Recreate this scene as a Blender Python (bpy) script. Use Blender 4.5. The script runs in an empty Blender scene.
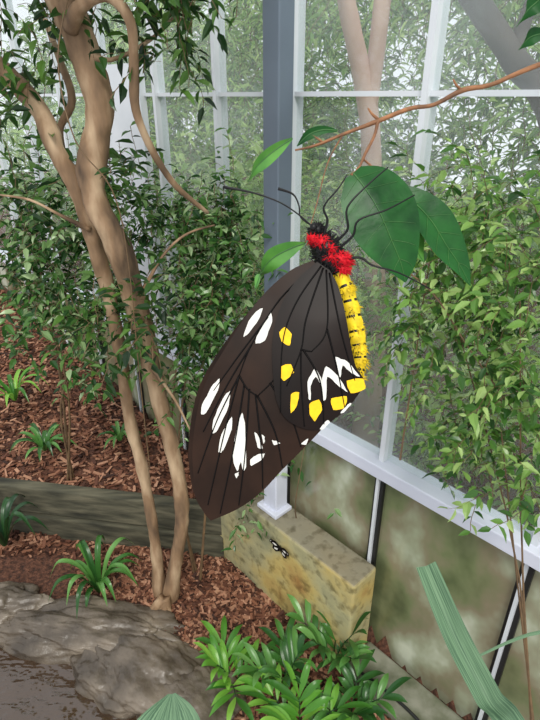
import bpy, math, random
import numpy as np
from mathutils import Vector, Matrix, noise
from mathutils.geometry import tessellate_polygon
random.seed(7); rng=np.random.default_rng(7)
scene=bpy.context.scene
scene.view_settings.view_transform='Standard'
F=524.0; PITCH=math.radians(26.7); H=2.0
cp_,sp_=math.cos(PITCH),math.sin(PITCH)
# ---------- camera ----------
cd=bpy.data.cameras.new('camera'); cam=bpy.data.objects.new('camera',cd)
scene.collection.objects.link(cam); scene.camera=cam
cam.location=(0,0,H); cam.rotation_euler=(math.pi/2-PITCH,0,0)
cd.sensor_fit='VERTICAL'; cd.sensor_height=24; cd.lens=F/720*24
cd.clip_start=0.01; cd.clip_end=200
# measured positions (metres) recovered from the calibrated view
def ray(u,v):
    a=(u-270)/F; b=(360-v)/F
    return Vector((a,cp_+sp_*b,-sp_+cp_*b))
def at_y(u,v,Y):
    r=ray(u,v); return Vector((0,0,H))+r*(Y/r.y)
def at_z(u,v,Z):
    r=ray(u,v); return Vector((0,0,H))+r*((Z-H)/r.z)
def at_d(u,v,d): return Vector((0,0,H))+ray(u,v)*d
def W(s,e,z): return Vector((.187-.687*s-.727*e,1.644+.727*s-.687*e,z))
# ---------- materials ----------
def srgb(r,g,b):
    f=lambda c:((c/255+.055)/1.055)**2.4 if c>10 else c/255/12.92
    return (f(r),f(g),f(b),1)
def newmat(n):
    m=bpy.data.materials.new(n); m.use_nodes=True
    nt=m.node_tree; return m,nt,nt.nodes['Principled BSDF'],nt.nodes['Material Output']
def mat_noise(n,cols,scale=8,rough=.6,bump=.3,stretch=(1,1,1),detail=6,spec=.5,metal=0,bdist=.01):
    m,nt,p,o=newmat(n)
    tc=nt.nodes.new('ShaderNodeTexCoord'); mp=nt.nodes.new('ShaderNodeMapping')
    mp.inputs['Scale'].default_value=stretch
    nz=nt.nodes.new('ShaderNodeTexNoise'); nz.inputs['Scale'].default_value=scale; nz.inputs['Detail'].default_value=detail
    cr=nt.nodes.new('ShaderNodeValToRGB')
    el=cr.color_ramp.elements
    while len(el)<len(cols): el.new(.5)
    for i,c in enumerate(cols):
        el[i].position=.28+.44*i/max(1,len(cols)-1); el[i].color=c
    L=nt.links.new
    L(tc.outputs['Object'],mp.inputs[0]); L(mp.outputs[0],nz.inputs['Vector']); L(nz.outputs['Fac'],cr.inputs[0])
    L(cr.outputs[0],p.inputs['Base Color'])
    p.inputs['Roughness'].default_value=rough; p.inputs['Metallic'].default_value=metal
    p.inputs['Specular IOR Level'].default_value=spec
    if bump:
        b=nt.nodes.new('ShaderNodeBump'); b.inputs['Strength'].default_value=bump; b.inputs['Distance'].default_value=bdist
        L(nz.outputs['Fac'],b.inputs['Height']); L(b.outputs[0],p.inputs['Normal'])
    return m
def mat_leaf(n,cols,rough=.4,trans=.3,spec=.5):
    m,nt,p,o=newmat(n); L=nt.links.new
    g=nt.nodes.new('ShaderNodeNewGeometry'); cr=nt.nodes.new('ShaderNodeValToRGB'); el=cr.color_ramp.elements
    while len(el)<len(cols): el.new(.5)
    for i,c in enumerate(cols):
        el[i].position=i/max(1,len(cols)-1); el[i].color=c
    L(g.outputs['Random Per Island'],cr.inputs[0]); L(cr.outputs[0],p.inputs['Base Color'])
    p.inputs['Roughness'].default_value=rough; p.inputs['Specular IOR Level'].default_value=spec
    t=nt.nodes.new('ShaderNodeBsdfTranslucent'); L(cr.outputs[0],t.inputs[0])
    mx=nt.nodes.new('ShaderNodeMixShader'); mx.inputs[0].default_value=trans
    L(p.outputs[0],mx.inputs[1]); L(t.outputs[0],mx.inputs[2]); L(mx.outputs[0],o.inputs[0])
    return m
M={}
M['bark']=mat_noise('tree_bark',[srgb(70,54,40),srgb(138,110,82),srgb(196,170,138)],15,.75,.9,(1,1,.3),12)
M['twig']=mat_noise('twig_bark',[srgb(90,70,50),srgb(120,95,65)],30,.7,.2)
M['twig_or']=mat_noise('host_twig',[srgb(92,62,40),srgb(160,108,68)],160,.65,.6,bdist=.0015)
M['leaf_in']=mat_leaf('leaf_shrub',[srgb(30,62,30),srgb(58,102,46),srgb(102,146,72),srgb(182,206,155)],.25,.38)  # palest tint puts whitish glints into the leaf colour
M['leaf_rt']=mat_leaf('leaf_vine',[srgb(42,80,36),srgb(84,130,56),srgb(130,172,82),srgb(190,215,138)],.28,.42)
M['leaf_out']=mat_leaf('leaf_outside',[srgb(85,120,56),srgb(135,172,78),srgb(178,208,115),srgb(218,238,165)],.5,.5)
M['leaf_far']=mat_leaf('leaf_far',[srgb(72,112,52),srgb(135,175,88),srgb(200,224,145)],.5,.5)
M['leaf_crown']=mat_leaf('leaf_crown',[srgb(26,52,26),srgb(54,90,38),srgb(98,138,60)],.28,.4)
M['leaf_grd']=mat_leaf('leaf_ground_plant',[srgb(55,110,40),srgb(98,162,55),srgb(145,200,80)],.3,.35)
M['leaf_drk']=mat_leaf('leaf_dark_plant',[srgb(22,50,28),srgb(45,85,42)],.3,.2)
M['leaf_mid']=mat_leaf('leaf_mid_plant',[srgb(35,80,36),srgb(75,128,55),srgb(115,165,88)],.28,.3)
M['mulch']=mat_noise('mulch_soil',[srgb(45,28,20),srgb(88,55,40),srgb(120,80,60)],60,.9,1.0,detail=10,bdist=.02)
M['chip']=mat_leaf('bark_chip',[srgb(46,29,23),srgb(92,58,44),srgb(134,90,68),srgb(178,136,110)],.75,0,.25)
M['rock']=mat_noise('rock',[srgb(50,43,36),srgb(94,84,72),srgb(134,122,107)],6,.35,.9,detail=14,bdist=.035)
M['alu']=mat_noise('aluminium_frame',[srgb(195,200,205),srgb(220,223,227)],3,.4,0)
M['white']=mat_noise('white_painted_rail',[srgb(200,204,218),srgb(222,224,236)],4,.4,0)
M['col']=mat_noise('grey_painted_steel',[srgb(88,98,110),srgb(104,116,128)],3,.5,0)
M['timber']=mat_noise('timber',[srgb(38,38,28),srgb(72,70,55),srgb(104,99,80)],10,.85,.6,(.4,3,3),10)
M['footing']=mat_noise('mossy_concrete',[srgb(60,70,42),srgb(105,108,88),srgb(140,140,125)],12,.85,.4)
M['pvc']=mat_noise('black_hose',[srgb(18,18,18),srgb(30,30,30)],10,.5,0)
# stained kerb
m,nt,p,o=newmat('stained_concrete'); L=nt.links.new
tc=nt.nodes.new('ShaderNodeTexCoord')
n1=nt.nodes.new('ShaderNodeTexNoise'); n1.inputs['Scale'].default_value=3.2; n1.inputs['Detail'].default_value=7
n2=nt.nodes.new('ShaderNodeTexNoise'); n2.inputs['Scale'].default_value=26; n2.inputs['Detail'].default_value=8
c1=nt.nodes.new('ShaderNodeValToRGB'); c1.color_ramp.elements[0].position=.36; c1.color_ramp.elements[0].color=srgb(132,132,104)
c1.color_ramp.elements[1].position=.7; c1.color_ramp.elements[1].color=srgb(158,112,58)
e=c1.color_ramp.elements.new(.46); e.color=srgb(170,162,120); e=c1.color_ramp.elements.new(.57); e.color=srgb(186,164,98)
c2=nt.nodes.new('ShaderNodeValToRGB'); c2.color_ramp.elements[0].position=.3; c2.color_ramp.elements[0].color=srgb(140,134,108); c2.color_ramp.elements[1].position=.5; c2.color_ramp.elements[1].color=(1,1,1,1)
mx=nt.nodes.new('ShaderNodeMixRGB'); mx.blend_type='MULTIPLY'; mx.inputs[0].default_value=.7
bp=nt.nodes.new('ShaderNodeBump'); bp.inputs['Strength'].default_value=.5; bp.inputs['Distance'].default_value=.01
gn=nt.nodes.new('ShaderNodeNewGeometry'); sx=nt.nodes.new('ShaderNodeSeparateXYZ'); mt=nt.nodes.new('ShaderNodeMixRGB'); mt.inputs[2].default_value=srgb(128,122,106)
mrz=nt.nodes.new('ShaderNodeMapRange'); mrz.inputs[1].default_value=.5; mrz.inputs[2].default_value=.9; mrz.inputs[4].default_value=.85
L(gn.outputs['Normal'],sx.inputs[0]); L(sx.outputs[2],mrz.inputs[0]); L(mrz.outputs[0],mt.inputs[0])
L(tc.outputs['Object'],n1.inputs[0]);L(tc.outputs['Object'],n2.inputs[0]);L(n1.outputs['Fac'],c1.inputs[0]);L(n2.outputs['Fac'],c2.inputs[0])
L(c1.outputs[0],mt.inputs[1]);L(mt.outputs[0],mx.inputs[1]);L(c2.outputs[0],mx.inputs[2]);L(mx.outputs[0],p.inputs['Base Color']);L(n2.outputs['Fac'],bp.inputs['Height']);L(bp.outputs[0],p.inputs['Normal'])
p.inputs['Roughness'].default_value=.85; M['kerb']=m
# glass
def glassmat(n,haze,hcol,gloss):
    m,nt,p,o=newmat(n); L=nt.links.new; nt.nodes.remove(p)
    tr=nt.nodes.new('ShaderNodeBsdfTransparent'); tr.inputs[0].default_value=(.97,.99,.99,1)
    df=nt.nodes.new('ShaderNodeBsdfTranslucent'); df.inputs[0].default_value=hcol
    d2=nt.nodes.new('ShaderNodeBsdfDiffuse'); d2.inputs[0].default_value=hcol
    ad=nt.nodes.new('ShaderNodeMixShader'); ad.inputs[0].default_value=.5; L(df.outputs[0],ad.inputs[1]); L(d2.outputs[0],ad.inputs[2])
    nz=nt.nodes.new('ShaderNodeTexNoise'); nz.inputs['Scale'].default_value=3; nz.inputs['Detail'].default_value=8
    tc=nt.nodes.new('ShaderNodeTexCoord'); L(tc.outputs['Object'],nz.inputs[0])
    mr=nt.nodes.new('ShaderNodeMapRange'); mr.inputs[1].default_value=.3; mr.inputs[2].default_value=.7
    mr.inputs[3].default_value=haze*.4; mr.inputs[4].default_value=min(1,haze*1.6); L(nz.outputs['Fac'],mr.inputs[0])
    m1=nt.nodes.new('ShaderNodeMixShader'); L(mr.outputs[0],m1.inputs[0]); L(tr.outputs[0],m1.inputs[1]); L(ad.outputs[0],m1.inputs[2])
    gl=nt.nodes.new('ShaderNodeBsdfGlossy'); gl.inputs['Roughness'].default_value=.05
    m2=nt.nodes.new('ShaderNodeMixShader'); m2.inputs[0].default_value=gloss
    L(m1.outputs[0],m2.inputs[1]); L(gl.outputs[0],m2.inputs[2]); L(m2.outputs[0],o.inputs[0]); return m
M['glass']=glassmat('window_glass',.09,(.88,.94,.95,1),.04)
# lower panel: semi-reflective grey-green, blurred reflections painted into the mottled colour
m,nt,p,o=newmat('painted_reflection_panel'); L=nt.links.new
tc=nt.nodes.new('ShaderNodeTexCoord'); mp=nt.nodes.new('ShaderNodeMapping'); mp.inputs['Scale'].default_value=(1,1,.7)
nz=nt.nodes.new('ShaderNodeTexNoise'); nz.inputs['Scale'].default_value=4.2; nz.inputs['Detail'].default_value=4
cr=nt.nodes.new('ShaderNodeValToRGB'); el=cr.color_ramp.elements
el[0].position=.28; el[0].color=srgb(72,80,54); el[1].position=.68; el[1].color=srgb(205,210,190)
e=el.new(.42); e.color=srgb(116,122,88); e=el.new(.5); e.color=srgb(136,128,104); e=el.new(.58); e.color=srgb(158,162,136)
L(tc.outputs['Object'],mp.inputs[0]);L(mp.outputs[0],nz.inputs[0]);L(nz.outputs['Fac'],cr.inputs[0]);L(cr.outputs[0],p.inputs['Base Color'])
p.inputs['Roughness'].default_value=.14; p.inputs['Specular IOR Level'].default_value=.9; M['panel']=m
m,nt,p,o=newmat('pond_water'); p.inputs['Base Color'].default_value=srgb(66,50,36); p.inputs['Roughness'].default_value=.04; p.inputs['Specular IOR Level'].default_value=1.0
nz=nt.nodes.new('ShaderNodeTexNoise'); nz.inputs['Scale'].default_value=14; nz.inputs['Detail'].default_value=3; b=nt.nodes.new('ShaderNodeBump'); b.inputs['Strength'].default_value=.9; b.inputs['Distance'].default_value=.04
nt.links.new(nz.outputs['Fac'],b.inputs['Height']); nt.links.new(b.outputs[0],p.inputs['Normal']); M['water']=m
# butterfly mats
def plain(n,c,rough=.6,sheen=0,spec=.3,var=.25,scale=400):
    dark=tuple([c[0]*(1-var),c[1]*(1-var),c[2]*(1-var),1]); lite=tuple([min(1,c[0]*(1+var)),min(1,c[1]*(1+var)),min(1,c[2]*(1+var)),1])
    m=mat_noise(n,[dark,lite],scale,rough,.15,bdist=.0003,spec=spec); 
    return m
M['wing']=plain('wing_brown',srgb(40,25,17),.38,0,.12,var=.5,scale=45)
M['wing2']=plain('wing_black',srgb(22,13,10),.38,0,.12,var=.5,scale=45)
M['vein']=plain('wing_vein',srgb(7,4,4),.5,0,.12)
M['wht']=plain('wing_white',srgb(216,214,206),.7,var=.12,scale=300)
M['yel']=plain('wing_yellow',srgb(238,190,14),.6,var=.12)
M['yel2']=plain('abdomen_yellow',srgb(225,192,30),.6,var=.35,scale=250)
M['red']=plain('thorax_red',srgb(212,16,36),.6,var=.25)
M['blk']=plain('body_black',srgb(12,11,12),.4)
# ---------- mesh helpers ----------
def mkobj(name,verts,faces,mats,mi=None,smooth=True,parent=None,coll=None):
    me=bpy.data.meshes.new(name); me.from_pydata([tuple(v) for v in verts],[],faces)
    if not isinstance(mats,(list,tuple)): mats=[mats]
    for q in mats: me.materials.append(q)
    if mi is not None: me.polygons.foreach_set('material_index',mi)
    me.polygons.foreach_set('use_smooth',[smooth]*len(me.polygons)); me.update()
    ob=bpy.data.objects.new(name,me); scene.collection.objects.link(ob)
    if parent: ob.parent=parent
    return ob
def empty(name,loc=(0,0,0)):
    e=bpy.data.objects.new(name,None); e.empty_display_size=.05; scene.collection.objects.link(e); e.location=loc; return e
class MB:
    def __init__(s): s.v=[];s.f=[];s.m=[]
    def add(s,v,f,mi=0):
        o=len(s.v); s.v+= [tuple(x) for x in v]; s.f+=[tuple(i+o for i in q) for q in f]; s.m+=[mi]*len(f)
    def obj(s,name,mats,smooth=True,parent=None): return mkobj(name,s.v,s.f,mats,s.m,smooth,parent)
def smoothpts(pts,n=6):
    P=[Vector(p) for p in pts]
    if len(P)<3: return [P[0].lerp(P[-1],i/n) for i in range(n+1)]
    out=[]
    for i in range(len(P)-1):
        p0=P[max(i-1,0)];p1=P[i];p2=P[i+1];p3=P[min(i+2,len(P)-1)]
        for k in range(n):
            t=k/n
            out.append(.5*((2*p1)+(p2-p0)*t+(2*p0-5*p1+4*p2-p3)*t*t+(3*p1-p0-3*p2+p3)*t**3))
    out.append(P[-1]); return out
def tube(mb,pts,radii,sides=10,n=5,mi=0,knob=0):
    P=smoothpts(pts,n); R=[]
    R4=smoothpts([(r,0,0) for r in radii],n) if len(radii)>1 else [Vector((radii[0],0,0))]*len(P)
    if len(radii)==2 and len(pts)!=2: R4=[Vector((radii[0]+(radii[1]-radii[0])*i/(len(P)-1),0,0)) for i in range(len(P))]
    up=Vector((.3,.9,.2)).normalized(); vs=[]
    T=(P[1]-P[0]).normalized(); nrm=(up-up.dot(T)*T).normalized()
    for i,p in enumerate(P):
        T=(P[min(i+1,len(P)-1)]-P[max(i-1,0)]).normalized()
        nrm=(nrm-nrm.dot(T)*T).normalized(); bn=T.cross(nrm)
        for k in range(sides):
            a=2*math.pi*k/sides; d=math.cos(a)*nrm+math.sin(a)*bn; r=R4[i].x
            if knob: r*=1+knob*noise.noise((p+d*r)*9)+knob*.6*noise.noise((p+d*r)*27)
            vs.append(p+d*r)
    fs=[]
    for i in range(len(P)-1):
        for k in range(sides):
            a=i*sides+k; b=i*sides+(k+1)%sides
            fs.append((a,b,b+sides,a+sides))
    fs.append(tuple(range(sides-1,-1,-1))); fs.append(tuple(range((len(P)-1)*sides,len(P)*sides)))
    mb.add(vs,fs,mi)
def wbox(mb,s0,s1,e0,e1,z0,z1,mi=0):
    v=[W(s,e,z) for z in (z0,z1) for s,e in ((s0,e0),(s1,e0),(s1,e1),(s0,e1))]
    mb.add(v,[(0,1,2,3),(4,7,6,5),(0,4,5,1),(1,5,6,2),(2,6,7,3),(3,7,4,0)],mi)
def bevel(ob,w,seg=2):
    b=ob.modifiers.new('bevel','BEVEL'); b.width=w; b.segments=seg
TPL=np.array([(0,0,0),(.28,.5,.10),(.62,.40,.06),(1,0,-.12),(.62,-.40,.06),(.28,-.5,.10),(.28,0,0),(.62,0,-.03)])
TF=[(0,6,1),(6,7,2,1),(7,3,2),(0,5,6),(5,4,7,6),(4,3,7)]
def norm(a): return a/np.maximum(np.linalg.norm(a,axis=-1,keepdims=True),1e-9)
def leaves_np(B,D,S,N,Ln,Wd):
    V=(B[:,None,:]+D[:,None,:]*(TPL[None,:,0:1]*Ln[:,None,None])+S[:,None,:]*(TPL[None,:,1:2]*Wd[:,None,None])+N[:,None,:]*(TPL[None,:,2:3]*Ln[:,None,None]))
    return V.reshape(-1,3)
def foliage(name,clusters,ll,aspect,mat,steps=9,droop=.07,twigr=.0012,parent=None,extra=None,stepf=.5,clip=None,mult=1):
    C=[];
    for c,r,n in clusters:
        n=int(n*mult)
        q=rng.normal(size=(n,3)); q=norm(q)*rng.random((n,1))**.4
        C.append(np.array(c)[None]+q*np.array(r)[None])
    p=np.concatenate(C); n=len(p)
    d=norm(rng.normal(size=(n,3))+np.array([0,0,.25])); pts=[p.copy()]; LB=[];LD=[];LS=[];LN=[]
    for k in range(steps):
        st=ll*stepf; p=p+d*st; d=norm(d+rng.normal(size=(n,3))*.18+np.array([0,0,-droop])); pts.append(p.copy())
        sd=norm(np.cross(d,np.array([0,0,1.])+rng.normal(size=(n,3))*.2))
        sg=1 if k%2 else -1
        ld=norm(d*.55+sd*sg*.8+np.array([0,0,-.25])+rng.normal(size=(n,3))*.25)
        nn=norm(np.array([0,0,1.])+rng.normal(size=(n,3))*.45); ls=norm(np.cross(ld,nn)); nn=np.cross(ls,ld)
        LB.append(p);LD.append(ld);LS.append(ls);LN.append(nn)
    B=np.concatenate(LB);D=np.concatenate(LD);S=np.concatenate(LS);N=np.concatenate(LN)
    N[N[:,2]<0]*=-1
    if clip is not None:
        keep=clip(B); B=B[keep];D=D[keep];S=S[keep];N=N[keep]
    Ln=ll*(.55+.8*rng.random(len(B))); Wd=Ln*aspect*(.85+.3*rng.random(len(B)))
    V=leaves_np(B,D,S,N,Ln,Wd); F_=[tuple(i*8+j for j in f) for i in range(len(B)) for f in TF]; mi=[0]*len(F_)
    PT=np.stack(pts,1)
    if clip is not None:
        kt=clip(PT.reshape(-1,3)).reshape(n,-1).all(axis=1); PT=PT[kt]
    nn_=PT.shape[0]; off=len(V)
    tri=np.array([(1,0,0),(-.5,.87,0),(-.5,-.3,.8)])*twigr
    TV=(PT[:,:,None,:]+tri[None,None]).reshape(-1,3); m=PT.shape[1]
    for i in range(nn_):
        for k in range(m-1):
            a=off+(i*m+k)*3
            for j in range(3):
                j2=(j+1)%3; F_.append((a+j,a+j2,a+3+j2,a+3+j)); mi.append(1)
    V=np.concatenate([V,TV]) if nn_ else V
    V=V.tolist()
    if extra:
        mb=MB()
        for pp,rr in extra: tube(mb,pp,rr,6,4,0)
        o=len(V); V+= [tuple(x) for x in mb.v]; F_+=[tuple(i+o for i in f) for f in mb.f]; mi+=[1]*len(mb.f)
    return mkobj(name,V,F_,[mat,M['twig']],mi,False,parent)
def blade(mb,mid,widths,side,fold=.25,mi=0,n=6,cross=6,wav=0):
    P=smoothpts(mid,n); Wd=smoothpts([(w,0,0) for w in widths],n); vs=[]
    side=Vector(side).normalized()
    for i,p in enumerate(P):
        T=(P[min(i+1,len(P)-1)]-P[max(i-1,0)]).normalized()
        s=(side-side.dot(T)*T).normalized(); nn=T.cross(s)
        if nn.z<0: nn=-nn
        w=max(Wd[i].x,0.00005)
        for k in range(cross+1):
            c=k/cross*2-1
            vs.append(p+s*(c*w)+nn*(abs(c)*w*fold+wav*w*math.sin(i*1.3+c)))
    fs=[]
    for i in range(len(P)-1):
        for k in range(cross):
            a=i*(cross+1)+k; fs.append((a,a+1,a+cross+2,a+cross+1))
    mb.add(vs,fs,mi)
# ---------- ground ----------
def eoff(x,y): return 1.265-(.727*x+.687*y)   # distance in front of the wall
def gz(x,y):
    q=(x+.316)*.157+(y-1.875)*.988
    e=eoff(x,y)
    if e<-.02: return .15
    nz=noise.noise(Vector((x*3,y*3,0)))*.02
    if q>0.03: return .25+.17*min(q,2.5)+nz
    if x<-.45 and y<1.42: return -.2 if (x<-.55 and y<1.32) else -.08
    return nz
vs=[];fs=[];nx,ny=170,150
for j in range(ny+1):
    for i in range(nx+1):
        x=-5+i*7.5/nx; y=-.6+j*7.6/ny; vs.append((x,y,gz(x,y)))
for j in range(ny):
    for i in range(nx):
        a=j*(nx+1)+i; fs.append((a,a+1,a+nx+2,a+nx+1))
mkobj('ground',vs,fs,M['mulch'])
V=[];Fc=[]
cnt=0
while cnt<20000:
    if rng.random()<.45: x=rng.uniform(-.9,.5); y=rng.uniform(1.0,1.95)
    else: x=rng.uniform(-2.8,-.1); y=rng.uniform(1.85,4.2)
    if eoff(x,y)<.04 or (x<-.45 and y<1.42): continue
    q=(x+.316)*.157+(y-1.875)*.988
    if -.03<q<.06: continue
    z=gz(x,y)+rng.uniform(.0,.018); l=rng.uniform(.005,.024)*(1.4 if y>1.9 else 1); w=rng.uniform(.003,.008)*(1.3 if y>1.9 else 1); h=.002
    a=rng.uniform(0,6.28); ti=rng.uniform(-.5,.5); dx=Vector((math.cos(a)*math.cos(ti),math.sin(a)*math.cos(ti),math.sin(ti))); dy=Vector((-math.sin(a),math.cos(a),rng.uniform(-.4,.4))); up=dx.cross(dy).normalized()
    c=Vector((x,y,z+.002)); o=len(V)
    for sz in (-1,1):
        for sx_,sy in ((-1,-1),(1,-.6),(.9,1),(-1,.7)): V.append(tuple(c+dx*l*sx_+dy*w*sy+up*h*sz))
    Fc+=[(o+4,o+5,o+6,o+7),(o,o+1,o+5,o+4),(o+1,o+2,o+6,o+5),(o+2,o+3,o+7,o+6),(o+3,o,o+4,o+7)]
    cnt+=1
mkobj('bark_mulch',V,Fc,M['chip'],smooth=False)
# pond
mkobj('pond_water',[(-2.5,.2,-.03),(-.45,.2,-.03),(-.45,1.4,-.03),(-2.5,1.4,-.03)],[(0,1,2,3)],M['water'])
def rock(c,r,rot,seed,name='pond_rock'):
    import bmesh
    bm=bmesh.new(); bmesh.ops.create_icosphere(bm,subdivisions=6,radius=1)
    for v in bm.verts:
        n=v.co.normalized(); k=1+.3*noise.noise(n*1.2+Vector((seed,0,0)))+.16*noise.noise(n*2.7+Vector((0,seed,0)))+.08*noise.noise(n*7)-.05*abs(noise.noise(n*11))+.02*noise.noise(n*25)
        co=n*k
        co.z=math.copysign(abs(co.z)**.7,co.z)
        v.co=Vector((co.x*r[0],co.y*r[1],co.z*r[2]))
    me=bpy.data.meshes.new(name); bm.to_mesh(me); bm.free(); me.materials.append(M['rock'])
    me.polygons.foreach_set('use_smooth',[True]*len(me.polygons))
    ob=bpy.data.objects.new(name,me); ob.location=c; ob.rotation_euler=(0,0,rot); scene.collection.objects.link(ob)
rock((-.78,1.44,-.03),(.46,.13,.12),-.12,1.7)
rock((-.50,1.28,-.04),(.30,.17,.12),-.4,4.2)
rock((-.30,1.15,-.04),(.19,.19,.10),-.6,8.1)
rock((-.42,1.02,-.08),(.13,.1,.10),.3,12.4)
rock((-1.25,1.52,-.03),(.3,.13,.13),.1,15.4)
rock((-.2,.93,-.05),(.22,.14,.09),-.3,21.)
# timber edging
mb=MB(); d=Vector((-.988,.157,0)); n_=Vector((-.157,-.988,0)); o0=Vector((-.316,1.875,0))-d*.10
for (z0,z1,off) in ((-.05,.135,0),(.14,.30,.012)):
    v=[]
    for z in (z0,z1):
        for a,b in ((0,0),(2.6,0),(2.6,-.06),(0,-.06)): v.append(o0+d*a+n_*(b+.03-off)+Vector((0,0,z)))
    mb.add(v,[(0,3,2,1),(4,5,6,7),(0,1,5,4),(1,2,6,5),(2,3,7,6),(3,0,4,7)])
ob=mb.obj('timber_garden_edging',M['timber'],False); bevel(ob,.008)
# kerb and footing
mb=MB(); wbox(mb,-.335,.60,.03,.165,-.05,.455); ob=mb.obj('concrete_kerb',M['kerb'],False); bevel(ob,.012,3)
mb=MB(); wbox(mb,-2.2,-.34,.03,.2,-.06,.05); ob=mb.obj('concrete_footing',M['footing'],False); bevel(ob,.01)
# ---------- glass wall ----------
S=[-2.3,-1.8,-1.3,-.797,-.291,.165,.53,.914,1.35,1.8,2.3,2.9,3.6,4.4,5.4]
for i in range(len(S)-1):
    s0,s1=S[i],S[i+1]; mb=MB()
    wbox(mb,s0+.008,s1-.008,-.004,.0,.9,3.2,0)
    w=.009
    wbox(mb,s0-w,s0+w,-.03,.02,.9,3.2,1)
    wbox(mb,s0+w,s1-w,-.02,.01,2.0,2.013,1)
    wbox(mb,s0+w,s1-w,-.02,.015,3.17,3.2,1)
    mb.obj('window_%d'%(i+1),[M['glass'],M['alu']],False)
mb=MB()
for i in range(len(S)-1):
    s0,s1=S[i],S[i+1]
    wbox(mb,s0+.01,s1-.01,-.01,.0,0,.86,0)
    wbox(mb,s0-.018,s0+.018,-.02,.014,0,.86,1)
    wbox(mb,s0-.004,s0+.007,.014,.024,0,.86,2)
mb.obj('wall_right',[M['panel'],M['pvc'],M['alu']],False)
mb=MB(); wbox(mb,-2.3,5.4,-.04,.05,.855,.905); wbox(mb,-2.3,5.4,-.03,.028,.835,.86); ob=mb.obj('trim_1',M['white'],False); bevel(ob,.004)
mb=MB(); wbox(mb,.115,.182,.055,.115,.85,3.2,0); wbox(mb,.112,.185,.052,.118,.458,.86,1); wbox(mb,.09,.205,.045,.14,.456,.475,1); ob=mb.obj('steel_column',[M['col'],M['white']],False); bevel(ob,.004)
mb=MB(); wbox(mb,1.02,1.33,.0,.02,.9,2.12); wbox(mb,1.0,1.02,.0,.03,.9,2.14);wbox(mb,1.33,1.35,.0,.03,.9,2.14); mb.obj('door_1',M['alu'],False)
# ---------- tree ----------
def yy(lst,Y): return [at_y(u,v,Y+dy) for u,v,dy in lst]
tree=empty('tree',(0,0,0)); mb=MB()
A=yy([(168,612,0),(176,560,0),(182,510,.0),(172,450,.02),(152,370,.03),(138,310,.02),(122,255,-.02),(98,205,-.03),(92,165,-.01),(100,115,0),(88,60,.0),(64,5,.0),(40,-60,.02),(30,-120,.05)],1.6)
tube(mb,A,[.038,.029,.027,.028,.032,.038,.038,.038,.040,.040,.040,.044,.043,.04],20,10,0,.24)
Bt=yy([(160,610,.02),(156,550,.03),(145,480,.05),(130,420,.05),(120,350,.06),(108,290,.07),(92,235,.05),(78,190,.03),(56,150,.02),(44,118,.04),(18,85,.08),(-20,50,.1),(-70,-10,.15)],1.6)
tube(mb,Bt,[.034,.024,.022,.022,.023,.025,.026,.028,.028,.027,.026,.026,.026],16,10,0,.24)
Cb=yy([(70,28,0),(82,6,-.05),(108,-4,-.08),(130,22,-.08),(134,70,-.05),(136,110,-.03),(152,150,0),(176,186,.05),(208,213,.12)],1.55)
tube(mb,Cb,[.022,.016,.013,.013,.012,.012,.011,.009,.006],10,6,0,.18)
D1=yy([(95,200,0),(68,165,.05),(60,130,.1),(72,100,.1),(60,60,.15),(45,20,.2)],1.62); tube(mb,D1,[.02,.013,.012,.011,.01,.008],8,5,0,.15)
tube(mb,yy([(84,50,0),(110,60,.0),(150,40,.05),(180,10,.1)],1.58),[.012,.006,.005,.003],6)
tube(mb,yy([(150,365,0),(175,400,-.05),(190,430,-.05)],1.6),[.008,.005,.003],6)
tube(mb,yy([(134,310,0),(160,260,.0),(185,235,.05),(215,225,.1)],1.62),[.01,.005,.004,.003],6)
tube(mb,yy([(90,230,0),(60,215,-.05),(30,200,-.05),(0,195,0)],1.62),[.01,.005,.004,.003],6)
for k in range(5):
    a=random.uniform(-1,1); p0=at_z(165,605,0.03)
    tube(mb,[p0+Vector((0,0,.04)),p0+Vector((a*.07,-.03*random.random()-.02,-.005)),p0+Vector((a*.14,-.06,-.04))],[.026,.012,.005],8,4,0,.2)
mb.obj('trunk',M['bark'],True,tree)
foliage('crown_leaves',[(at_y(170,25,1.62),(.07,.12,.15),28),(at_y(150,-10,1.62),(.12,.15,.08),24),(at_y(190,-40,1.62),(.15,.2,.07),22),(at_y(25,-5,1.6),(.2,.15,.06),26),(at_y(-8,100,1.6),(.05,.15,.14),14),(at_y(60,-100,1.6),(.4,.3,.12),90),
   (at_y(145,330,1.52),(.04,.04,.15),20),(at_y(95,330,1.52),(.04,.04,.12),12),(at_y(30,75,1.75),(.10,.08,.08),10),(at_y(120,180,1.7),(.1,.08,.05),18)],.048,.38,M['leaf_crown'],7,.12,.0012,tree)
mb=MB(); tube(mb,yy([(70,-10,0),(58,60,-.05),(75,140,-.1),(112,190,-.1),(128,260,-.08),(140,380,-.06),(150,470,-.03)],1.5),[.0018,.0018],5); mb.obj('hanging_vine',M['twig'],True)
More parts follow.
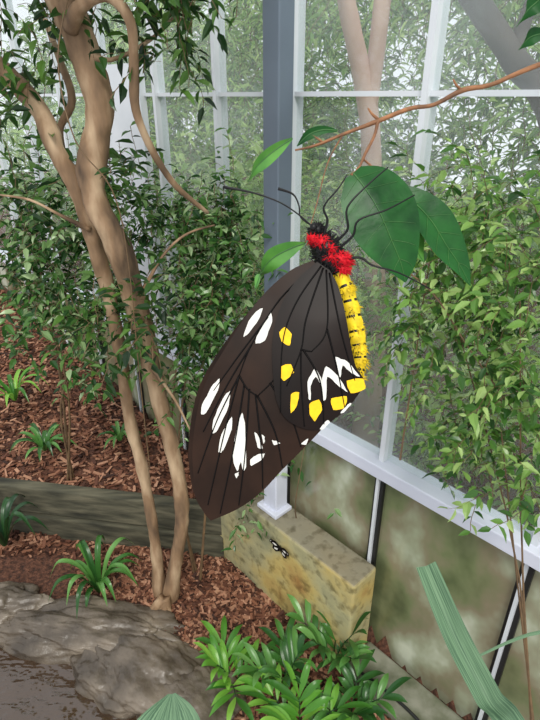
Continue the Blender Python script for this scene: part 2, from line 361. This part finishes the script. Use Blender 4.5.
# ---------- interior shrubs ----------
inside=lambda P:(1.265-(.727*P[:,0]+.687*P[:,1]))>.05
def stems(base,tops,r=.006):
    out=[]
    for t in tops:
        m=Vector(base).lerp(Vector(t),.5)+Vector((random.uniform(-.08,.08),random.uniform(-.05,.05),.05))
        out.append(([Vector(base)+Vector((random.uniform(-.03,.03),random.uniform(-.03,.03),0)),m,Vector(t)],[r,r*.7,r*.35]))
    return out
def cl(lst,Y): return [(at_y(u,v,Y+dy),(ru*Y/F/1.0,.12,rv*Y/F/1.0),n) for u,v,dy,ru,rv,n in lst]
c=cl([(235,195,.1,40,25,30),(200,240,.1,45,35,45),(245,240,.05,35,30,36),(200,290,.0,32,40,42),(170,330,-.05,30,40,30),(205,350,0,25,40,28),(140,210,.1,40,30,30),(185,215,.1,40,25,26),(290,210,.1,30,25,28),(180,390,-.05,18,35,14),(225,300,0,30,60,30),(280,260,.05,40,40,30),(320,205,.05,30,30,24)],1.80)
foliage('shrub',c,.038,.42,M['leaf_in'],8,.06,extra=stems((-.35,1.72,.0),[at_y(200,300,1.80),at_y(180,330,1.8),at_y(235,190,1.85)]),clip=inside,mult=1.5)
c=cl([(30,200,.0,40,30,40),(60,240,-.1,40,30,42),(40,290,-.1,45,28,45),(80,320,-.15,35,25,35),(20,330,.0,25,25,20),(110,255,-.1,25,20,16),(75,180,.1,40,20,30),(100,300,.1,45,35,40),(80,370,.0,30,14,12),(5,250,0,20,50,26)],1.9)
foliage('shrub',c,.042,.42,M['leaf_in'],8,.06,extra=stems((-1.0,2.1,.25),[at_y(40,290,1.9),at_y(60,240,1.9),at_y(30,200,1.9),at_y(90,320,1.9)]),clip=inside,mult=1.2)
c=cl([(470,230,.1,55,35,36),(510,290,.0,40,35,30),(450,300,.1,40,40,30),(510,370,-.05,35,45,30),(470,420,.0,30,45,26),(500,470,-.1,40,28,26),(420,330,.15,22,30,20),(540,230,0,30,70,20),(480,180,.15,50,18,20),(430,250,.2,30,30,20),(535,420,-.1,20,50,18),(425,390,.2,18,30,12),(480,350,.05,60,60,26),(400,230,.25,18,40,12)],1.08)
foliage('climbing_vine',c,.033,.42,M['leaf_rt'],8,.09,.0009,extra=stems((.8,.75,.05),[at_y(520,290,1.05),at_y(450,300,1.15),at_y(500,420,1.0)],.004)+[([at_y(380,255,1.1),at_y(430,290,1.1),at_y(470,350,1.05),at_y(520,420,1.0)],[.002,.002,.002,.001]),([at_y(400,460,1.1),at_y(415,360,1.15),at_y(425,290,1.2),at_y(440,200,1.2)],[.003,.002,.002,.001])],clip=lambda P:(1.265-(.727*P[:,0]+.687*P[:,1]))>.03,mult=1.1)
c=cl([(320,470,.1,22,30,12),(290,460,.1,30,18,10),(350,450,.05,15,15,6),(240,480,.1,15,20,7),(240,520,.0,14,12,5)],1.6)
foliage('trailing_plant',c,.04,.4,M['leaf_in'],6,.1,.001,clip=inside,extra=[([W(.05,.06,.44),W(.0,.12,.62),W(.0,.06,.95)],[.003,.002,.001])])
# ---------- outdoors ----------
def outside(P): return (1.265-(.727*P[:,0]+.687*P[:,1]))<-.12
def wcl(n,s0,s1,e0,e1,z0,z1,r,tw):
    out=[]
    for i in range(n):
        s=rng.uniform(s0,s1);e=-rng.uniform(e0,e1);z=rng.uniform(z0,z1); out.append((W(s,e,z),r,tw))
    return out
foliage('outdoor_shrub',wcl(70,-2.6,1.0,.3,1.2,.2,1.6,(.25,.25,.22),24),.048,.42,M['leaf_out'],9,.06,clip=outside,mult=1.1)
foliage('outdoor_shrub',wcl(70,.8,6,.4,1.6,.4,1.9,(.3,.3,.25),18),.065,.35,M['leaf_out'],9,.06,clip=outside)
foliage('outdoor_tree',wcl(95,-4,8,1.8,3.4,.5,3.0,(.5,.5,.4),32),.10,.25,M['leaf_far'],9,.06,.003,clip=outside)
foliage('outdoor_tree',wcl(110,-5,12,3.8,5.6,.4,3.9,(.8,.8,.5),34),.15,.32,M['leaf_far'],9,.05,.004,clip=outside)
mb=MB(); v=[W(-8,-.15,.14),W(14,-.15,.14),W(14,-9,.3),W(-8,-9,.3)]; mb.add(v,[(0,1,2,3)]); mb.obj('outdoor_ground',M['mulch'])
M['pink']=mat_noise('hazed_bark',[srgb(165,130,115),srgb(220,188,170)],6,.8,.4,(1,1,.4))  # pinkish bark, paleness from haze mixed into its colour
M['dkbark']=mat_noise('dark_bark',[srgb(52,46,40),srgb(95,86,78)],8,.8,.5)
mb=MB(); Y=2.4
tube(mb,[at_y(375,330,Y),at_y(372,200,Y),at_y(368,110,Y),at_y(350,20,Y),at_y(335,-60,Y)],[.06,.045,.042,.035,.03],12,5,0,.1)
tube(mb,[at_y(369,110,Y),at_y(378,40,Y),at_y(388,-50,Y)],[.036,.033,.03],10,5,0,.1)
tube(mb,[Vector((at_y(375,330,Y).x,Y,.1)),at_y(375,330,Y)],[.08,.06],12)
mb.obj('outdoor_tree_trunk',M['pink'])
mb=MB(); Y=1.75
tube(mb,[at_y(440,-60,Y),at_y(478,5,Y),at_y(515,60,Y),at_y(560,140,Y),Vector((1.35,1.9,1.0)),Vector((1.4,1.9,.1))],[.03,.034,.036,.045,.06,.08],12,5,0,.12)
tube(mb,[at_y(515,60,Y),at_y(525,20,Y),at_y(545,-30,Y)],[.025,.02,.015],8)
mb.obj('outdoor_tree_trunk',M['dkbark'])
# ---------- ground plants ----------
def strappy(name,base,n,ln,w,mat,seed,up=.6):
    random.seed(seed); mb=MB(); base=Vector(base)
    for i in range(n):
        a=i/n*6.283+random.uniform(-.3,.3); l=ln*random.uniform(.7,1.1); h=l*up*random.uniform(.7,1.2)
        d=Vector((math.cos(a),math.sin(a),0)); sd=Vector((-math.sin(a),math.cos(a),0))
        blade(mb,[base+d*.01,base+d*l*.35+Vector((0,0,h*.8)),base+d*l*.75+Vector((0,0,h)),base+d*l*1.05+Vector((0,0,h*.55))],[w*.6,w,w*.8,0.0003],sd,.35)
    return mb.obj(name,mat)
strappy('strap_leaf_lily',at_z(100,592,.0),17,.19,.013,M['leaf_mid'],3,1.0)
strappy('strap_leaf_lily',at_z(15,400,.45),12,.2,.012,M['leaf_grd'],5,.7)
strappy('strap_leaf_lily',at_z(45,450,.35),16,.17,.012,M['leaf_mid'],8,.6)
strappy('strap_leaf_lily',at_z(120,440,.35),10,.12,.01,M['leaf_mid'],12,.6)
strappy('strap_leaf_lily',at_z(5,545,.1),12,.26,.014,M['leaf_drk'],9,1.)
def leafy(name,base,nst,ln,leafl,leafw,mat,seed,spread=.6):
    random.seed(seed); mb=MB(); base=Vector(base)
    for i in range(nst):
        a=i/nst*6.283+random.uniform(-.4,.4); r=random.uniform(.3,1)*spread
        d=Vector((math.cos(a)*r,math.sin(a)*r,1)).normalized(); l=ln*random.uniform(.7,1.1)
        P=smoothpts([base+Vector((d.x,d.y,0))*.03,base+d*l*.5+Vector((0,0,.01)),base+d*l+Vector((d.x,d.y,-.3))*.04],3)
        tube(mb,P[::2],[.003,.0018],5,2,1)
        for k in range(2,len(P)):
            for sg in (-1,1):
                t=(P[k]-P[k-1]).normalized(); sd=t.cross(Vector((0,0,1))).normalized()*sg
                ld=(t*.7+sd*.9+Vector((0,0,random.uniform(-.1,.4)))).normalized()
                if k==len(P)-1: ld=(t+sd*.35).normalized()
                L_=leafl*random.uniform(.7,1.15); b=P[k]
                sv=ld.cross(Vector((random.uniform(-.3,.3),random.uniform(-.3,.3),1))).normalized()
                blade(mb,[b,b+ld*L_*.35+Vector((0,0,.006)),b+ld*L_*.7,b+ld*L_-Vector((0,0,L_*.22))],[.0015,leafw,leafw*.85,.0002],sv,.25,0,3,4)
    return mb.obj(name,[mat,M['leaf_drk']])
leafy('lance_leaf_plant',at_z(232,685,0),4,.16,.14,.012,M['leaf_grd'],2,.8)
leafy('lance_leaf_plant',at_z(332,665,0),5,.25,.13,.012,M['leaf_mid'],4,.7)
leafy('lance_leaf_plant',at_z(300,738,0),5,.19,.14,.012,M['leaf_grd'],6,.9)
leafy('lance_leaf_plant',at_z(350,720,0),4,.16,.12,.012,M['leaf_mid'],11,.8)
leafy('lance_leaf_plant',at_z(285,690,0),4,.2,.13,.012,M['leaf_mid'],15,.7)
# hose
mb=MB(); tube(mb,[at_z(215,520,.12)+Vector((0,0,-.05)),at_z(245,560,.02),at_z(290,606,.02),at_z(330,652,.02),at_z(375,682,.06),at_z(425,728,.06),at_z(470,800,.02)],[.006,.006],8); mb.obj('irrigation_hose',M['pvc'])
# near strap leaves
def stripemat(n,a,b_):
    m,nt,p,o=newmat(n); uv=nt.nodes.new('ShaderNodeTexNoise'); mp=nt.nodes.new('ShaderNodeMapping')
    mp.inputs['Scale'].default_value=(220,6,6)
    uv.inputs['Scale'].default_value=1; uv.inputs['Detail'].default_value=3
    at=nt.nodes.new('ShaderNodeAttribute'); at.attribute_name='bladeuv'
    cr=nt.nodes.new('ShaderNodeValToRGB'); cr.color_ramp.elements[0].position=.35; cr.color_ramp.elements[0].color=a; cr.color_ramp.elements[1].position=.65; cr.color_ramp.elements[1].color=b_
    nt.links.new(at.outputs['Vector'],mp.inputs[0]); nt.links.new(mp.outputs[0],uv.inputs[0]); nt.links.new(uv.outputs['Fac'],cr.inputs[0]); nt.links.new(cr.outputs[0],p.inputs['Base Color'])
    p.inputs['Roughness'].default_value=.5; p.inputs['Specular IOR Level'].default_value=.3; return m
M['nearleaf']=stripemat('striped_strap_leaf',srgb(62,92,68),srgb(112,142,108))
def setuv(ob,cross):
    me=ob.data; at=me.attributes.new('bladeuv','FLOAT_VECTOR','POINT')
    for i in range(len(me.vertices)):
        c=(i%(cross+1))/cross; at.data[i].vector=(c*.15,(i//(cross+1))*.02,0)
mb=MB(); blade(mb,[Vector((.45,.35,.02)),Vector((.40,.36,.8)),at_d(520,760,.64),at_d(489,700,.67),at_d(455,635,.72),at_d(426,566,.78)],[.016,.017,.017,.017,.017,.015],(1,.1,.35),.6,0,8,6)
blade(mb,[Vector((.47,.33,.02)),Vector((.5,.4,.9)),at_d(600,640,.8),at_d(540,632,.8),at_d(480,655,.78),at_d(462,668,.77)],[.006,.006,.004,.003,.002,.0005],(0,.6,1),.3)
ob=mb.obj('pandanus_plant',M['nearleaf']); setuv(ob,6)
mb=MB(); blade(mb,[Vector((-.1,.25,.02)),Vector((-.09,.3,.9)),at_d(175,800,.5),at_d(168,735,.5),at_d(172,694,.53)],[.01,.03,.048,.040,.004],(1,0,.2),.25,0,8,6)
ob=mb.obj('broad_leaf_plant',M['nearleaf']); setuv(ob,6)
# ---------- butterfly & host twig ----------
DB=.22; K=DB/F
Rcam=cam.rotation_euler.to_matrix()
hub=at_d(310,290,DB)
def bfloc(x,y,z=0): return Vector(((x-310)*K,(290-y)*K,z*K))
def place(ob): ob.matrix_world=Matrix.Translation(hub)@Rcam.to_4x4()
bfly=empty('birdwing_butterfly'); place(bfly)
def wsurf(x,y,side,lift):
    bx,by=x-318,y-262; r=math.hypot(bx,by)
    return side*(5+lift+ .028*r + 3*math.sin(r/90.) ) + 3*math.sin(bx/30.+by/55.)*min(1,r/60)
def wing(name,L_,T_,side,lift,mat,marks=[],veins=[],parent=None):
    mb=MB(); A_=smoothpts([(a,b,0) for a,b in L_],5); B_=smoothpts([(a,b,0) for a,b in T_],5); c=28; vs=[];fs=[]
    for a,b in zip(A_,B_):
        for k in range(c+1):
            q=a.lerp(b,k/c); vs.append(bfloc(q.x,q.y,wsurf(q.x,q.y,side,lift)))
    for i in range(len(A_)-1):
        for k in range(c):
            a=i*(c+1)+k; fs.append((a,a+1,a+c+2,a+c+1))
    mb.add(vs,fs,0)
    for pts,mi in marks:
        P=[Vector((x,y,0)) for x,y in pts]; n=len(P); P2=[]
        for i in range(n):
            p0,p1,p2,p3=P[i-1],P[i],P[(i+1)%n],P[(i+2)%n]
            for t in (0,.25,.5,.75):
                cr_=.5*((2*p1)+(p2-p0)*t+(2*p0-5*p1+4*p2-p3)*t*t+(3*p1-p0-3*p2+p3)*t**3)
                jx=noise.noise(Vector((p1.x+t*7,p1.y,1)))*.9; jy=noise.noise(Vector((p1.x,p1.y+t*7,5)))*.9
                P2.append((p1.lerp(p2,t)+cr_)/2+Vector((jx,jy,0)))
        tri=tessellate_polygon([P2])
        mb.add([bfloc(p.x,p.y,wsurf(p.x,p.y,side,lift)+.5*side) for p in P2],[tuple(t) for t in tri],mi)
    for pts in veins:
        Q=smoothpts([(a,b,0) for a,b in pts],6)
        tube(mb,[bfloc(q.x,q.y,wsurf(q.x,q.y,side,lift)+.3*side) for q in Q],[1.0*K,.55*K],5,1,1)
    ob=mb.obj(name,[mat,M['vein'],M['wht'],M['yel']],True); ob.parent=parent; return ob
FL=[(312,262),(290,272),(264,295),(243,322),(224,352),(209,378),(200,405),(195,440),(195,465),(199,490),(206,507),(213,515)]
FT=[(320,270),(322,300),(324,330),(326,360),(328,385),(327,405),(324,422),(302,446),(280,468),(262,487),(240,503),(213,515)]
WH=[[(263,309),(259,320),(249,334),(244,337),(249,322),(257,312)],[(271,314),(272,323),(265,341),(256,344),(258,334),(264,322)],
 [(221,378),(219,390),(208,411),(203,413),(204,403),(213,386)],[(231,390),(230,404),(219,428),(214,431),(215,418),(224,398)],
 [(233,415),(233,427),(225,447),(220,449),(223,432)],[(243,411),(246,425),(247,463),(244,466),(242,458),(239,467),(236,462),(234,450),(238,425)],
 [(251,456),(258,451),(265,450),(263,455),(252,462)],[(255,430),(258,432),(263,445),(258,444)],[(272,437),(280,440),(274,442)],[(262,432),(265,434),(264,441)],
 [(300,441),(307,436),(305,442)],[(296,413),(300,415),(306,424),(300,421)]]
FV=[[(314,268),(280,300),(252,345),(240,375)],[(318,272),(300,320),(280,370),(258,395)],[(240,375),(248,388),(258,395)],
 [(240,375),(218,420),(200,470)],[(240,375),(226,430),(210,500)],[(245,384),(236,440),(222,508)],[(250,388),(246,450),(240,500)],[(256,393),(262,450),(263,484)],
 [(258,395),(275,430),(282,464)],[(270,382),(290,415),(300,444)],[(252,345),(228,385),(205,430)],[(268,318),(240,355),(215,390)]]
HL=[(316,264),(298,280),(284,300),(275,325),(272,348),(273,375),(276,398),(285,416),(303,426),(318,427)]
HT=[(328,272),(335,285),(340,302),(344,322),(348,345),(353,366),(361,380),(355,394),(340,411),(318,427)]
YE=[[(279,333),(285,328),(291,335),(289,346),(281,342)],[(281,366),(290,364),(293,372),(284,380),(280,376)],[(290,393),(298,391),(296,403),(290,411)],
 [(308,402),(317,398),(320,408),(313,419),(308,412)],[(329,397),(344,395),(342,406),(331,408)],[(344,380),(360,378),(362,388),(348,392)]]
AR=[[(307,397),(306,381),(313,368),(319,377),(321,388),(314,376),(309,385),(309,398)],[(321,399),(320,378),(324,366),(335,375),(345,391),(335,384),(325,376),(324,396)],
 [(336,375),(333,357),(345,362),(357,376),(349,373),(340,365),(338,376)],[(318,426),(325,418),(328,420),(321,427)],[(338,411),(345,403),(349,402),(341,411)]]
HV=[[(320,268),(295,305),(282,345),(280,410)],[(322,270),(305,320),(300,350),(286,385)],[(300,350),(300,380),(303,424)],[(302,350),(318,380),(322,422)],[(325,272),(325,330),(310,352)],[(325,330),(335,370),(342,406)],[(328,275),(338,330),(352,380)],[(300,350),(310,352)]]
WH+=[ [(236,470),(240,468),(238,474)] ]
wing('forewing_near',FL,FT,1,3,M['wing'],[(p,2) for p in WH],FV,bfly)
wing('hindwing_near',HL,HT,1,6.5,M['wing2'],[(p,3) for p in YE]+[(p,2) for p in AR],HV,bfly)
FL2=[(x-9*min(1,(y-255)/100),y+2) for x,y in FL]; FT2=[(x-6,y+0) for x,y in FT]
wing('forewing_far',FL2,FT2,-1,3,M['wing'],[],FV[3:6],bfly)
wing('hindwing_far',HL,[(x+2,y) for x,y in HT],-1,6,M['wing2'],[],[],bfly)
# body
mb=MB()
def ell(c,r,mi,rot=0,seg=16,rings=10,bumpy=.08):
    vs=[];fs=[]; ca,sa=math.cos(rot),math.sin(rot)
    for i in range(rings+1):
        th=math.pi*i/rings
        for k in range(seg):
            ph=2*math.pi*k/seg; q=Vector((math.sin(th)*math.cos(ph),math.cos(th),math.sin(th)*math.sin(ph))); q*=1+bumpy*noise.noise(q*3+Vector(c)*.1)
            x,y,z=q.x*r[0],q.y*r[1],q.z*r[2]
            vs.append(bfloc(c[0]+x*ca-y*sa,c[1]+x*sa+y*ca,c[2]+z))
    for i in range(rings):
        for k in range(seg):
            a=i*seg+k;b=i*seg+(k+1)%seg; fs.append((a,b,b+seg,a+seg))
    mb.add(vs,fs,mi)
def spikes(c,r,n,ln,mi,rad=.8,rot=0,bias=(0,0,0)):
    ca,sa=math.cos(rot),math.sin(rot)
    for i in range(n):
        q=Vector((random.gauss(0,1),random.gauss(0,1),random.gauss(0,1))).normalized()
        x,y,z=q.x*r[0],q.y*r[1],q.z*r[2]; p=bfloc(c[0]+x*ca-y*sa,c[1]+x*sa+y*ca,c[2]+z)
        dd=Vector((q.x*ca-q.y*sa,-(q.x*sa+q.y*ca),q.z))+Vector((random.uniform(-.7,.7),random.uniform(-.7,.7),random.uniform(-.5,.5)))+Vector(bias)
        dd.normalize(); l=ln*K*random.uniform(.5,1.3); s=dd.orthogonal().normalized(); t=dd.cross(s); w=rad*K
        mb.add([p+s*w,p-s*.5*w+t*.87*w,p-s*.5*w-t*.87*w,p+dd*l],[(0,1,3),(1,2,3),(2,0,3)],mi)
ell((328,254,0),(14,24,13),0,-.45)
ell((317,231,0),(8,7,9),0)
ell((313,229,7),(4,4,3.5),0,bumpy=0); ell((313,229,-7),(4,4,3.5),0,bumpy=0)
spikes((328,254,0),(14,24,13),520,6,0,rot=-.45); spikes((317,231,0),(8,7,9),160,4,0)
for (x,y,z,rx,ry,n) in ((313,241,9,6,4,130),(321,244,11,8,6,170),(329,251,13,5,5,100),(331,259,12,8,5,160),(339,261,11,11,7,260),(342,270,9,7,6,150),(349,262,6,4,4,60)):
    ell((x,y,z-3),(rx*.8,ry*.8,5),1,.4,bumpy=.3); spikes((x,y,z-3),(rx*.85,ry*.85,5),n,5,1,.75,bias=(.3,-.3,.3))
spikes((324,252,12),(4,3,5),40,6,0)
spikes((333,256,13),(3,2,5),20,5,0)
# abdomen
pts=[(338,272),(346,290),(351,310),(355,330),(358,348),(359,364),(356,380),(352,390)]
rad=[9,9,9.5,9.8,9.2,7.5,6,2]
PP=smoothpts([(a,b,0) for a,b in pts],8); RR=smoothpts([(r,0,0) for r in rad],8)
vs=[];fs=[];sg=18
for i,p in enumerate(PP):
    T=(PP[min(i+1,len(PP)-1)]-PP[max(i-1,0)]).normalized(); n2=Vector((-T.y,T.x,0)); r=RR[i].x*(1-.10*abs(math.cos(i*math.pi/6)))
    for k in range(sg):
        a=2*math.pi*k/sg; q=p+n2*math.cos(a)*r; vs.append(bfloc(q.x,q.y,math.sin(a)*r*.9))
for i in range(len(PP)-1):
    for k in range(sg):
        a=i*sg+k;b=i*sg+(k+1)%sg
        fs.append((a,b,b+sg,a+sg))
mi=[0 if ((i%6==0 and k%4!=1)) else 2 for i in range(len(PP)-1) for k in range(sg)]
o=len(mb.v); mb.v+=[tuple(v) for v in vs]; mb.f+=[tuple(j+o for j in f) for f in fs]; mb.m+=mi
for a,b in pts[1:-1]: spikes((a,b,0),(8.5,8,8),120,5,2,.6,bias=(.5,-.8,0))
for a,b in pts[1:-1]: spikes((a-3,b+5,2),(7,5,7),40,4.5,0,.6,bias=(0,-.8,0))
def tb(pts,r): tube(mb,[bfloc(*p) for p in pts],[q*K for q in r],7,5,0)
tb([(312,228,5),(298,216,6),(278,204,8),(252,195,8),(224,189,6)],[.9,.8,.8,1,1.6])
tb([(314,226,-3),(301,217,-2),(299,206,0),(293,195,2),(278,190,4)],[.9,.8,.8,1,1.6])
tb([(322,240,8),(326,224,14),(322,212,18),(336,195,22),(344,182,20)],[1.5,1.3,1,.8,.7])
tb([(330,246,8),(345,234,16),(344,214,22),(364,192,22),(384,174,18)],[1.5,1.3,1.,.8,.7])
tb([(335,252,8),(350,240,16),(355,226,22),(382,216,22),(410,200,16)],[1.5,1.3,1,.8,.7])
tb([(340,262,8),(358,260,12),(370,268,14),(395,275,14),(428,290,8)],[1.5,1.3,1.,.8,.7])
mb.obj('body',[M['blk'],M['red'],M['yel2']],True,bfly)
# host plant
host=empty('host_plant'); place(host)
M['hl1']=mat_noise('host_leaf_dark',[srgb(10,58,20),srgb(32,92,34)],90,.36,.45,bdist=.001,spec=.22)
M['hl2']=mat_noise('host_leaf_light',[srgb(60,120,45),srgb(100,160,65)],90,.4,.3,bdist=.0008)
M['rib']=mat_noise('leaf_rib',[srgb(40,90,38),srgb(62,112,48)],90,.4,0)
mb=MB()
def hleaf(mid,wd,side,mi,fold=.2,veins=0):
    Pm=[bfloc(*p) for p in mid]; blade(mb,Pm,[w*K for w in wd],side,fold,mi,7,10)
    Q=smoothpts([(p[0],p[1],p[2]) for p in mid],6); tube(mb,[bfloc(q.x,q.y,q.z+.3) for q in Q],[.8*K,.3*K],5,1,3)
    if veins:
        S_=Vector(side).normalized(); WW=smoothpts([(w,0,0) for w in wd],6)
        for i in range(3,len(Q)-6,4):
            T=(Q[i+1]-Q[i-1]); T=Vector((T.x,-T.y,T.z)).normalized(); s=(S_-S_.dot(T)*T).normalized(); nn=T.cross(s)
            if nn.z<0: nn=-nn
            for sg in (-1,1):
                ar=[]
                for t in (0,.3,.6,.88):
                    j=min(len(Q)-1,i+int(t*4)); w=WW[j].x*K; ar.append(bfloc(*Q[j])+s*(sg*t*w)+nn*(t*w*fold+.3*K))
                tube(mb,ar,[.4*K,.2*K],4,2,3)
hleaf([(354,171,-6),(364,185,-3),(378,208,-1),(390,235,-2),(402,262,-5),(408,281,-10)],[10,27,35,31,17,.5],(1,.55,.15),0,.14,1)
hleaf([(398,180,-18),(416,195,-17),(436,215,-18),(453,240,-21),(469,262,-24),(481,282,-28)],[3,15,22,20,11,.5],(1,.6,-.3),0,.25,1)
hleaf([(408,190,-22),(416,205,-22),(421,225,-23),(424,245,-24),(431,258,-24)],[3,9,11,8,.5],(1,.3,-.5),1,.2)
hleaf([(306,240,-14),(290,246,-14),(272,256,-14),(261,270,-15),(255,287,-17)],[1,8,11,8,.5],(.5,1,.3),1,.25)
hleaf([(293,132,-15),(280,141,-14),(266,152,-14),(255,163,-15),(247,176,-17)],[1,6,8,6,.5],(.5,1,.4),1,.3)
hleaf([(340,122,-20),(325,122,-18),(310,127,-18),(298,138,-20)],[1,4,5,.5],(.3,1,.4),0,.3)
hleaf([(545,-10,10),(535,5,8),(524,15,6),(514,30,4)],[6,10,7,.5],(.6,1,.3),0,.3)
hleaf([(560,20,-20),(540,25,-20),(528,38,-20)],[2,8,.5],(.6,1,.3),0,.3)
def tw(pts,r): tube(mb,[bfloc(*p) for p in pts],[q*K for q in r],8,5,2,.12)
tw([(620,28,-20),(540,57,-20),(500,74,-20),(470,80,-20),(440,95,-20),(415,99,-20),(382,112,-20),(345,126,-20),(318,137,-20),(296,143,-18)],[2.8,2.5,2.1,2.5,1.9,2.1,2.3,1.6,1.4,.9])
tw([(382,112,-20),(378,128,-18),(368,148,-14),(360,166,-10)],[2.0,1.6,1.5,1.3])
tw([(366,154,-14),(385,168,-18),(402,182,-18)],[1.2,1.,1.])
tw([(352,173,-6),(358,168,-9),(360,164,-10)],[1.4,1.5,1.5])
tw([(345,127,-20),(330,155,-22),(318,200,-20),(306,240,-14)],[.8,.6,.5,.7])
tw([(382,110,-20),(376,106,-18),(371,100,-17)],[1.8,1.4,.9])
tw([(470,81,-20),(463,76,-18),(459,70,-17)],[1.6,1.2,.8])
tw([(325,134,-20),(314,127,-19),(306,124,-18)],[1.2,.9,.6])
hp=mb.obj('twig_with_leaves',[M['hl1'],M['hl2'],M['twig_or'],M['rib']],True,host)
mw=Matrix.Translation(hub)@Rcam.to_4x4(); e0=mw@bfloc(620,28,-20)
mb=MB(); inv=mw.inverted()
tube(mb,[inv@p for p in (e0,e0+Vector((.15,.02,0)),Vector((.5,.22,2.15)),Vector((.9,.22,1.8)),Vector((.98,.2,1.0)),Vector((1.0,.2,-.02)))],[.0012,.002,.004,.008,.011,.014],8,5,0,.1)
mb.obj('main_stem',[M['twig_or']],True,host)
# small butterfly resting on the kerb face
mb=MB(); sb=empty('small_butterfly'); c0=W(.03,.168,.37); sb.location=c0
X=Vector((.687,-.727,0)); Z=Vector((0,0,1)); Nn=Vector((-.727,-.687,0))
def sp(x,z,n): return X*x+Z*z+Nn*n
for sg_ in (-1,1):
    for out,mi in (([(0,.004),(.014,.012),(.028,.010),(.03,.002),(.02,-.003),(0,-.001)],0),([(0,0),(.02,-.003),(.022,-.012),(.012,-.017),(.002,-.01)],0)):
        mb.add([sp(x*sg_*1.9,z*1.9,.003+.25*x) for x,z in out],[tuple(range(len(out)))],mi)
    for out in ([(.008,.003),(.016,.006),(.022,.004),(.014,.0)],[(.006,-.004),(.016,-.006),(.016,-.010),(.008,-.010)],[(.024,.008),(.027,.007),(.026,.004)]):
        mb.add([sp(x*sg_*1.9,z*1.9,.0046+.25*x) for x,z in out],[tuple(range(len(out)))],1)
tube(mb,[sp(0,.016,.003),sp(0,.002,.004),sp(0,-.02,.003)],[.0012,.0024,.001],6,4,0)
mb.obj('wings_and_body',[M['blk'],M['wht']],False,sb)
# ---------- light ----------
w=bpy.data.worlds.new('sky'); scene.world=w; w.use_nodes=True; bg=w.node_tree.nodes['Background']
bg.inputs[0].default_value=(.93,.96,1,1); bg.inputs[1].default_value=1.1
sd=bpy.data.lights.new('sun','SUN'); sd.energy=2.4; sd.angle=math.radians(20); sd.color=(1,.97,.9)
so=bpy.data.objects.new('sun',sd); so.rotation_euler=(math.radians(38),math.radians(-12),math.radians(20)); scene.collection.objects.link(so)
